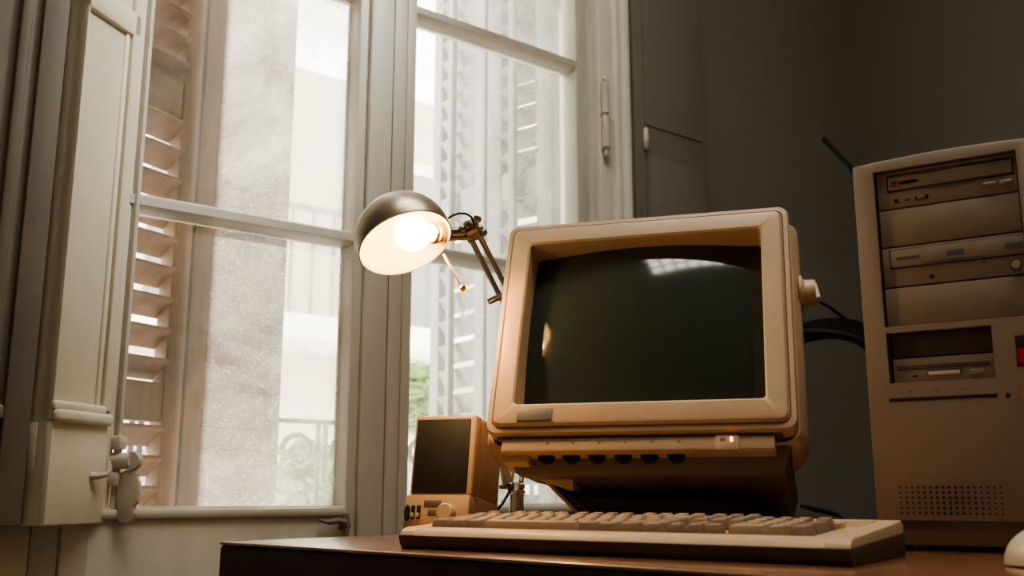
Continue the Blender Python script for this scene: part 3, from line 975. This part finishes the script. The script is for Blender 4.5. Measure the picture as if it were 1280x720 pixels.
for i in range(17):
    for j in range(6):
        x = 0.0265 + 0.0062 * i
        z = zr(0.0050 - 0.0054 * j)
        r = 0.0010 + 0.0007 * math.exp(-((i - 8) / 5.5) ** 2)
        b.lathe([(0, 0), (r, 0), (r, 0.0014), (0, 0.0014)], axis_M((x, 0.0008, z), (0, -1, 0)), 8)
tag(b.build('speaker_holes', DARK, tow), kind='stuff')

# ------------------------------------------------------------------ keyboard
KYAW = R(34.31)
kb = thing('keyboard', 'beige full-size keyboard on the desk in front of the monitor', 'keyboard', (-0.1242, 1.144, DESK), -KYAW)
KW, KD = 0.4945, 0.182
b = MB()
body = [(0.004, 0.0), (0.0, 0.006), (-0.002, 0.0150), (0.001, 0.0195), (0.008, 0.0230), (0.020, 0.0236), (0.024, 0.0215), (0.150, 0.0275), (0.153, 0.0335), (0.176, 0.0345), (0.182, 0.030), (0.182, 0.004), (0.178, 0.0)]
b.prism(body, 0.020, KW - 0.022, 'x')
side = [(0.004, 0.0), (0.0, 0.006), (-0.002, 0.0150), (0.001, 0.0195), (0.008, 0.0230), (0.024, 0.0240), (0.150, 0.0318), (0.176, 0.0345), (0.182, 0.030), (0.182, 0.004), (0.178, 0.0)]
b.prism(side, 0.0, 0.0205, 'x', 0.0012)
b.prism(side, KW - 0.0225, KW, 'x', 0.0012)
b.build('case', BEIGE, kb)
lb = MB()
lb.prism([(0.004, 0.0), (-0.0006, 0.006), (-0.0026, 0.0146), (-0.0015, 0.0152), (0.18, 0.0225), (0.1826, 0.020), (0.1826, 0.004), (0.178, 0.0)], -0.0006, KW + 0.0006, 'x', 0.0008)
tag(lb.build('case_base_shade', mat('shaded_base_plastic', (0.10, 0.070, 0.050), 0.5), kb), 'lower shell coloured dark for front shade')  # dark colour paints the shade on the keyboard's front face
U = 0.019
KX0 = 0.0215


def key(cx, row, wd, hgt=1.0, grey=False):
    y0 = 0.0255 + row[0]
    zb = 0.0218 + (y0 - 0.024) * 0.048
    zt = zb + row[1]
    w2 = wd * U / 2 - 0.0005
    d = hgt * U - 0.001
    x = KX0 + cx * U
    t = 0.0032
    m = MB().hexa([(x - w2, y0, zb), (x + w2, y0, zb), (x + w2, y0 + d, zb), (x - w2, y0 + d, zb),
                   (x - w2 + t, y0 + 0.0022, zt), (x + w2 - t, y0 + 0.0022, zt), (x + w2 - t, y0 + d - 0.0045, zt + 0.0012), (x - w2 + t, y0 + d - 0.0045, zt + 0.0012)], 0.0011, 2)
    m.build('key', KEY_D if grey else KEY_M, kb)


rows = [(0.0, 0.0098), (U, 0.0098), (2 * U, 0.0100), (3 * U, 0.0104), (4 * U, 0.0112), (5 * U + 0.008, 0.0116)]
layout = {
    0: [1.25, 1.25, 1.25, 6.25, 1.25, 1.25, 1.25, 1.25],
    1: [2.25] + [1] * 10 + [2.75],
    2: [1.75] + [1] * 11 + [2.25],
    3: [1.5] + [1] * 12 + [1.5],
    4: [1] * 13 + [2],
}
nk = 0
for r_, ws in layout.items():
    x = 0
    for i, wd in enumerate(ws):
        g = (r_ < 4 and (i == 0 or i == len(ws) - 1)) or (r_ == 0 and i != 3)
        key(x + wd / 2, rows[r_], wd, grey=g); nk += 1
        x += wd
for x in [0] + [2 + i for i in range(4)] + [6.5 + i for i in range(4)] + [11 + i for i in range(4)]:
    key(x + 0.5, rows[5], 1, grey=not (2 <= x < 6 or x >= 11)); nk += 1
for i in range(3):
    key(15.75 + i, rows[5], 1, grey=True); key(15.75 + i, rows[4], 1, grey=True); key(15.75 + i, rows[3], 1, grey=True); key(15.75 + i, rows[0], 1, grey=True); nk += 4
key(16.75, rows[1], 1, grey=True); nk += 1
X = 18.5
key(X + 1, rows[0], 2); key(X + 2.5, rows[0], 1); key(X + 3.5, rows[0], 1, 2, True); nk += 3
for r_ in (1, 2, 3):
    for i in range(3):
        key(X + 0.5 + i, rows[r_], 1); nk += 1
key(X + 3.5, rows[2], 1, 2, True); nk += 1
for i in range(4):
    key(X + 0.5 + i, rows[4], 1, grey=True); nk += 1
MB().box((KX0 + X * U, 0.0255 + 5 * U + 0.006, 0.026), (KX0 + (X + 4) * U, 0.0255 + 6 * U + 0.006, 0.0325), 0.001).build('indicator_panel', BEIGE, kb)

# ------------------------------------------------------------------ speaker
SY, ST2 = R(20), R(9)
spk = thing('desktop_speaker', 'small beige desktop speaker with black mesh front beside the window', 'speaker', at(548, 640, 1.37) * Vector((1, 1, 0)).length * 0 + Vector((-0.098, 1.335, DESK)), -SY)
SW, SH = 0.090, 0.166
TM = Matrix.Rotation(-ST2, 4, 'X')
b = MB()
b.box((-SW / 2, 0.0, 0.058), (SW / 2, 0.022, SH), 0.004, 3, M=TM)
b.box((-SW / 2, 0.022, 0.0595), (SW / 2, 0.10, SH - 0.001), 0.004, 3, M=TM)
b.box((-SW / 2, 0.022, 0.012), (SW / 2, 0.10, 0.0605), 0.003, 2, M=TM)
b.box((-SW / 2 + 0.004, 0.012, 0.0), (SW / 2 - 0.004, 0.082, 0.022), 0.002)
b.build('cabinet', BEIGE, spk)
MB().box((-SW / 2 + 0.004, -0.0022, 0.0605), (SW / 2 - 0.0075, 0.002, SH - 0.006), 0.0018, 2, M=TM).build('grille', GRILLE, spk)
MB().box((-SW / 2 - 0.0015, -0.008, 0.004), (SW / 2 + 0.0005, 0.022, 0.0575), 0.002, 2, M=TM).build('control_panel', BEIGE, spk)
MB().box((-0.018, -0.0088, 0.042), (0.0065, -0.006, 0.0505), 0.0005, M=TM).build('badge', GREYB, spk)
MB().box((-0.012, -0.0086, 0.031), (0.002, -0.006, 0.039), 0.0005, M=TM).build('jack_socket', BEIGE_D, spk)
MB().lathe([(0, 0), (0.0125, 0), (0.0115, 0.010), (0.010, 0.0115), (0, 0.0115)], TM @ axis_M((0.016, -0.008, 0.034), (0, -1, 0)), 28).build('volume_knob', BEIGE, spk)
for x in (-0.033, -0.025):
    s_ = MB().box((x - 0.003, -0.0088, 0.026), (x + 0.003, -0.006, 0.044), 0.001, M=TM).build('slider_slot', DARK, spk)
    MB().box((x - 0.002, -0.014, 0.028), (x + 0.002, -0.008, 0.034), 0.001, M=TM).build('slider_tab', BEIGE, s_)
MB().lathe([(0, 0), (0.008, 0), (0.0085, 0.003), (0.007, 0.005), (0, 0.005)], TM @ axis_M((-0.0405, -0.008, 0.034), (0, -1, 0)) @ Matrix.Diagonal((0.45, 1.3, 1, 1)), 24).build('headphone_jack', DARK, spk)

# ------------------------------------------------------------------ desk lamp
LPOST = Vector((0.006, 1.555, DESK))
lamp = thing('desk_lamp', 'steel articulated desk lamp, dome shade lit beside the monitor', 'lamp', LPOST)
LO = -LPOST
HC = at(504.5, 298.5, 1.28) + LO
nrm = (CR * 0.36 - CU * 0.77 - CF * 0.53).normalized()
RD = 0.0638
prof = []
a_end = math.acos(-0.008 / RD)      # polar angle from the pole (opposite the opening)
for i in range(25):
    a = a_end * i / 24
    prof.append((RD * math.sin(a), -RD * math.cos(a)))
inner = [(r * 0.965 if i else 0, z * 0.965 + 0.0003) for i, (r, z) in enumerate(prof)]
SM = axis_M(HC, nrm, CR)
hd = MB()
hd.lathe(prof + [(prof[-1][0] * 1.012, prof[-1][1] + 0.0006), (prof[-1][0] * 0.985, prof[-1][1] + 0.0014)], SM, 64)
shade = hd.build('lamp_shade', STEEL, lamp, 50)
MB().lathe([(prof[-1][0] * 0.985, prof[-1][1] + 0.0014)] + inner[::-1], SM, 64).build('shade_lining', INNER, shade, 50)
# bulb and socket, mounted from the side facing the arm
J0 = HC + CR * 0.0490 + CU * 0.010 + CF * 0.0385
JT = at(590, 289, 1.335) + LO
sd = (HC - J0).normalized()
BC = at(515, 291, 1.265) + LO
SK0 = J0 - (J0 - BC).normalized() * 0.008
bd = (BC - J0).normalized()
MB().lathe([(0, -0.004), (0.014, -0.004), (0.0155, 0.0), (0.0155, 0.012), (0.013, 0.013), (0.013, 0.019), (0, 0.019)], axis_M(SK0, bd), 24).build('bulb_socket', COPPER, lamp)
rb = 0.0245
bp = [(0, rb)]
for i in range(1, 14):
    a = PI * 0.80 * i / 13
    bp.append((rb * math.sin(a), rb * math.cos(a)))
bp += [(0.0115, -0.024), (0.0115, -0.030), (0, -0.030)]
MB().lathe(bp, axis_M(BC, bd), 32).build('light_bulb', BULB, lamp, 60)
# neck, joint and knurled screws
nk_ = MB()
ax = (JT - J0).normalized()
nk_.lathe([(0, -0.002), (0.018, -0.002), (0.0165, 0.004), (0.010, 0.009), (0.007, 0.012), (0.007, 0.030), (0, 0.030)], axis_M(J0, ax), 24)
nk_.tube([J0 - CU * 0.007, JT - CU * 0.008], 0.0045, 12)
nk_.build('neck', ARM_M, lamp)
EL = at(668, 442, 1.66) + LO
ud = (EL - JT).normalized()
sdv = ud.cross(CF).normalized()         # across the arm, in the picture plane
jn = MB()
jn.box((-0.009, -0.010, -0.014), (0.009, 0.010, 0.012), 0.003, M=axis_M(JT, ud, sdv))
for k, (du, dx) in enumerate(((0.016, -0.006), (0.014, 0.010), (-0.012, -0.006), (-0.010, 0.012))):
    c = JT - ud * du * 0.9 + sdv * dx - CF * 0.006
    jn.lathe([(0, -0.009), (0.0045, -0.008), (0.0058, -0.003), (0.004, 0.0), (0.0062, 0.004), (0.005, 0.009), (0, 0.010)], axis_M(c, (CR * (0.8 - 0.5 * k) + CU * 0.7)), 10)
jn.lathe([(0, -0.014), (0.006, -0.014), (0.007, -0.008), (0.004, -0.006), (0.004, 0.006), (0.007, 0.008), (0.006, 0.014), (0, 0.014)], axis_M(JT + ud * 0.004, CF), 12)
jn.build('joint', ARM_M, lamp)
ar = MB()
for s2 in (-1, 1):
    ar.tube([JT + sdv * 0.0062 * s2, EL + sdv * 0.0085 * s2], 0.0042, 10)
ar.build('upper_arm', ARM_M, lamp)
cl = at(622, 372, 1.45) + LO
MB().box((-0.016, -0.004, -0.004), (0.010, 0.004, 0.004), 0.002, M=axis_M(cl, ud, sdv)).build('arm_clip', ARM_M, lamp)
PJ = Vector((0, 0, 0.078))
la = MB()
ld = (EL - PJ).normalized()
sl = ld.cross(CF).normalized()
for s2 in (-1, 1):
    la.tube([PJ + sl * 0.008 * s2, EL + sl * 0.008 * s2], 0.004, 10)
la.build('lower_arm', ARM_M, lamp)
MB().lathe([(0, -0.012), (0.014, -0.012), (0.016, -0.008), (0.016, 0.008), (0.014, 0.012), (0, 0.012)], axis_M(EL, CF), 20).build('elbow', ARM_M, lamp)
po = MB()
po.lathe([(0, 0), (0.034, 0), (0.035, 0.004), (0.030, 0.009), (0.014, 0.012), (0.012, 0.014), (0.0120, 0.058), (0.0145, 0.060), (0.0145, 0.064), (0.008, 0.068), (0.006, 0.076), (0, 0.077)], n=28)
po.build('post', CHROME, lamp)
bk = MB()
bk.box((-0.026, -0.006, 0.066), (0.014, 0.006, 0.074), 0.002)
bk.tube([(-0.012, -0.007, 0.074), (-0.020, -0.007, 0.100), (-0.023, -0.006, 0.118)], [0.009, 0.007, 0.004], 10)
bk.build('post_bracket', ARM_M, lamp)
# switch wand with ball and the small looping cable
WA, WB = at(555, 318, 1.265) + LO, at(578.5, 360, 1.25) + LO
MB().tube([WA, WB], 0.0019, 10).lathe([(0, -0.0045), (0.003, -0.0035), (0.0042, 0), (0.003, 0.0035), (0, 0.0045)], axis_M(WB, WB - WA), 16).build('aiming_rod', COPPER, lamp)
MB().tube([at(560, 273, 1.29) + LO, at(566, 269, 1.29) + LO, at(574, 266.5, 1.295) + LO, at(582, 267, 1.3) + LO, at(589, 271, 1.3) + LO, at(592, 278, 1.31) + LO, at(592.5, 286, 1.315) + LO], 0.0016, 8).build('lamp_cable', BLACKISH, lamp)
MB().tube([(-0.012, -0.009, 0.075), (-0.010, -0.011, 0.062), (-0.020, -0.012, 0.045), (-0.034, -0.012, 0.028), (-0.05, -0.008, 0.006), (-0.07, 0.01, 0.003)], 0.0022, 8).build('power_cable', BLACKISH, lamp)

# ------------------------------------------------------------------ mouse
ms = thing('computer_mouse', 'beige computer mouse at the right edge of the desk in front of the tower', 'mouse', (0.4555, 0.842, DESK), R(-62))
bm = bmesh.new()
bmesh.ops.create_uvsphere(bm, u_segments=32, v_segments=18, radius=1)
for v in bm.verts:
    x, y, z = v.co
    sx = 0.056 * x
    sy = 0.033 * y * (1 - 0.12 * x)
    sz = 0.034 * (z if z > 0 else 0) * (1 - 0.25 * x * 0.6)
    if z <= 0:
        sz = -0.0
    v.co = (sx, sy, sz + 0.002)
mm = MB()
mm._add(bm)
mo = mm.build('shell', mat('mouse_plastic', (0.62, 0.56, 0.45), 0.3), ms, 60)
MB().box((0.012, -0.0006, 0.028), (0.052, 0.0006, 0.0345), 0.0002).build('button_gap', DARK, ms)
MB().tube([(0.055, 0, 0.008), (0.09, 0.01, 0.004), (0.13, 0.05, 0.003), (0.16, 0.10, 0.003)], 0.0022, 8).build('cable', BEIGE_D, ms)

# ------------------------------------------------------------------ cables and dark bars behind the computer
def bez(pts, n=24):
    out = []
    P = [pts[0]] + list(pts) + [pts[-1]]
    for i in range(1, len(P) - 2):
        p0, p1, p2, p3 = P[i - 1], P[i], P[i + 1], P[i + 2]
        for k in range(n):
            t = k / n
            out.append(0.5 * ((2 * p1) + (p2 - p0) * t + (2 * p0 - 5 * p1 + 4 * p2 - p3) * t * t + (3 * p1 - p0 - 3 * p2 + p3) * t ** 3))
    out.append(P[-2])
    return out


def lay(pts, r):
    return [Vector((p.x, p.y, max(p.z, DESK + r + 0.0006))) for p in pts]


o = MB().tube(lay(bez([at(1002, 633, 1.40), at(1015, 636, 1.38), at(1050, 646, 1.34), Vector((0.43, 1.30, DESK + 0.006)), Vector((0.47, 1.36, DESK + 0.004)), Vector((0.45, 1.50, DESK + 0.004))], 8), 0.0032), 0.0032, 8).build('power_cable', BLACKISH)
tag(o, 'black cable lying on the desk between the monitor stand and the tower', 'cable')
o = MB().tube(lay(bez([at(1016, 373, 1.37), at(1028, 379, 1.37), at(1040, 386, 1.38), at(1062, 404, 1.40), at(1085, 430, 1.44), at(1110, 520, 1.52), Vector((0.60, 1.53, DESK + 0.02)), Vector((0.55, 1.57, DESK + 0.004))], 8), 0.0026), 0.0026, 8).build('signal_cable', BLACKISH)
tag(o, 'thin black cable drooping from the monitor side knob toward the tower', 'cable')


def ribbon(mb, pts, hgts, th):
    loops = []
    for i, p in enumerate(pts):
        t = (pts[min(i + 1, len(pts) - 1)] - pts[max(i - 1, 0)])
        t.z = 0
        s = Vector((t.y, -t.x, 0)).normalized() * th / 2
        h = Vector((0, 0, hgts[i] / 2))
        loops.append([p - s - h, p + s - h, p + s + h, p - s + h])
    loft(mb, loops, None, True, True)
    return mb


th = thing('cable_bundle', 'thick flat black cable bundle arching between monitor and tower', 'cable', (0.35, 1.45, DESK))
off = -Vector((0.35, 1.45, DESK))
pts = bez([at(985, 423, 1.40), at(1008, 415, 1.42), at(1035, 411, 1.45), at(1062, 412, 1.47), at(1085, 420, 1.49), at(1105, 440, 1.52)], 8)
n = len(pts)
ribbon(MB(), [p + off for p in pts], [0.030] * n, 0.010).build('flat_band', BLACKISH, th)
pts = bez([at(985, 420, 1.395), at(1010, 416, 1.412), at(1035, 417, 1.44), at(1062, 422, 1.46), at(1080, 431, 1.48), at(1100, 450, 1.52), Vector((0.62, 1.60, DESK + 0.15)), Vector((0.60, 1.62, DESK + 0.006))], 8)
MB().tube([p + off for p in lay(pts, 0.0065)], 0.0065, 8).build('round_cable', BLACKISH, th)
o = MB().tube(bez([at(1028, 173, 1.50), at(1038, 184, 1.50), at(1052, 199, 1.50), at(1064, 213, 1.50), at(1090, 262, 1.50), Vector((0.63, 1.52, DESK + 0.1)), Vector((0.66, 1.52, DESK + 0.004))], 8), 0.0062, 10).build('bent_rod', BLACKISH)
tag(o, 'bent black rod sticking up behind the top left corner of the tower', 'rod')

# ------------------------------------------------------------------ light
w = bpy.data.worlds.new('sky')
sc.world = w
w.use_nodes = True
bg = w.node_tree.nodes['Background']
bg.inputs['Color'].default_value = (1.0, 0.965, 0.89, 1)
bg.inputs['Strength'].default_value = 4.6


def area(name, loc, rot, sx, sy, portal=True):
    l = bpy.data.lights.new(name, 'AREA')
    l.shape = 'RECTANGLE'
    l.size, l.size_y = sx, sy
    l.cycles.is_portal = portal
    o = bpy.data.objects.new(name, l)
    o.location = loc
    o.rotation_euler = rot
    COL.objects.link(o)
    return o


c = wp((OPL + OPR) / 2, 0.10, (SILL + OPT) / 2)
pt = area('window_skylight', c, (0, 0, 0), OPR - OPL, OPT - SILL)
pt.rotation_euler = axis_M(c, WN, WX).to_euler()
c2 = Vector(((SK[0] + SK[1]) / 2, (SK[2] + SK[3]) / 2, H + 0.09))
pt2 = area('ceiling_skylight', c2, (0, 0, 0), SK[1] - SK[0], SK[3] - SK[2])

sky_l = area('skylight_fill', c2 - Vector((0, 0, 0.04)), (0, 0, 0), SK[1] - SK[0], SK[3] - SK[2], False)  # added fill light in the opening, boosts the overhead light
sky_l.data.energy = 20.0
sky_l.data.color = (1.0, 0.95, 0.86)
sp_l = bpy.data.lights.new('beam_fill_spot', 'SPOT')  # added spot inside the room, imitates the hazy beam at the window
sp_l.energy = 85.0
sp_l.color = (0.96, 1.0, 0.94)
sp_l.spot_size = R(26)
sp_l.spot_blend = 0.9
sp_l.shadow_soft_size = 0.15
sp = bpy.data.objects.new('beam_fill_spot', sp_l)
sp.location = (0.75, 1.25, 2.85)
sp.rotation_euler = (Vector((0.75, 1.25, 2.85)) - at(270, 90, 1.66)).to_track_quat('Z', 'Y').to_euler()
COL.objects.link(sp)

bl_l = bpy.data.lights.new('bulb_light', 'SPOT')
bl_l.energy = 1.7
bl_l.color = (1.0, 0.54, 0.22)
bl_l.spot_size = R(165)
bl_l.spot_blend = 0.4
bl_l.shadow_soft_size = 0.02
blo = bpy.data.objects.new('bulb_light', bl_l)
blo.location = BC - LO + nrm * 0.030
blo.rotation_euler = (-nrm).to_track_quat('Z', 'Y').to_euler()
COL.objects.link(blo)

sun_l = bpy.data.lights.new('sun', 'SUN')
sun_l.energy = 9.0
sun_l.color = (1.0, 0.90, 0.76)
sun_l.angle = R(0.6)
sun = bpy.data.objects.new('sun', sun_l)
sun_from = Vector((0.10, 0.80, 0.95)).normalized()     # direction towards the sun
sun.rotation_euler = sun_from.to_track_quat('Z', 'Y').to_euler()
sun.location = (0, 6, 8)
COL.objects.link(sun)

# ------------------------------------------------------------------ view
sc.view_settings.view_transform = 'AgX'
sc.view_settings.look = 'AgX - Medium High Contrast'
sc.view_settings.exposure = 1.0
sc.cycles.use_denoising = True
sc.cycles.max_bounces = 8
sc.cycles.transparent_max_bounces = 16
sc.cycles.sample_clamp_indirect = 6.0
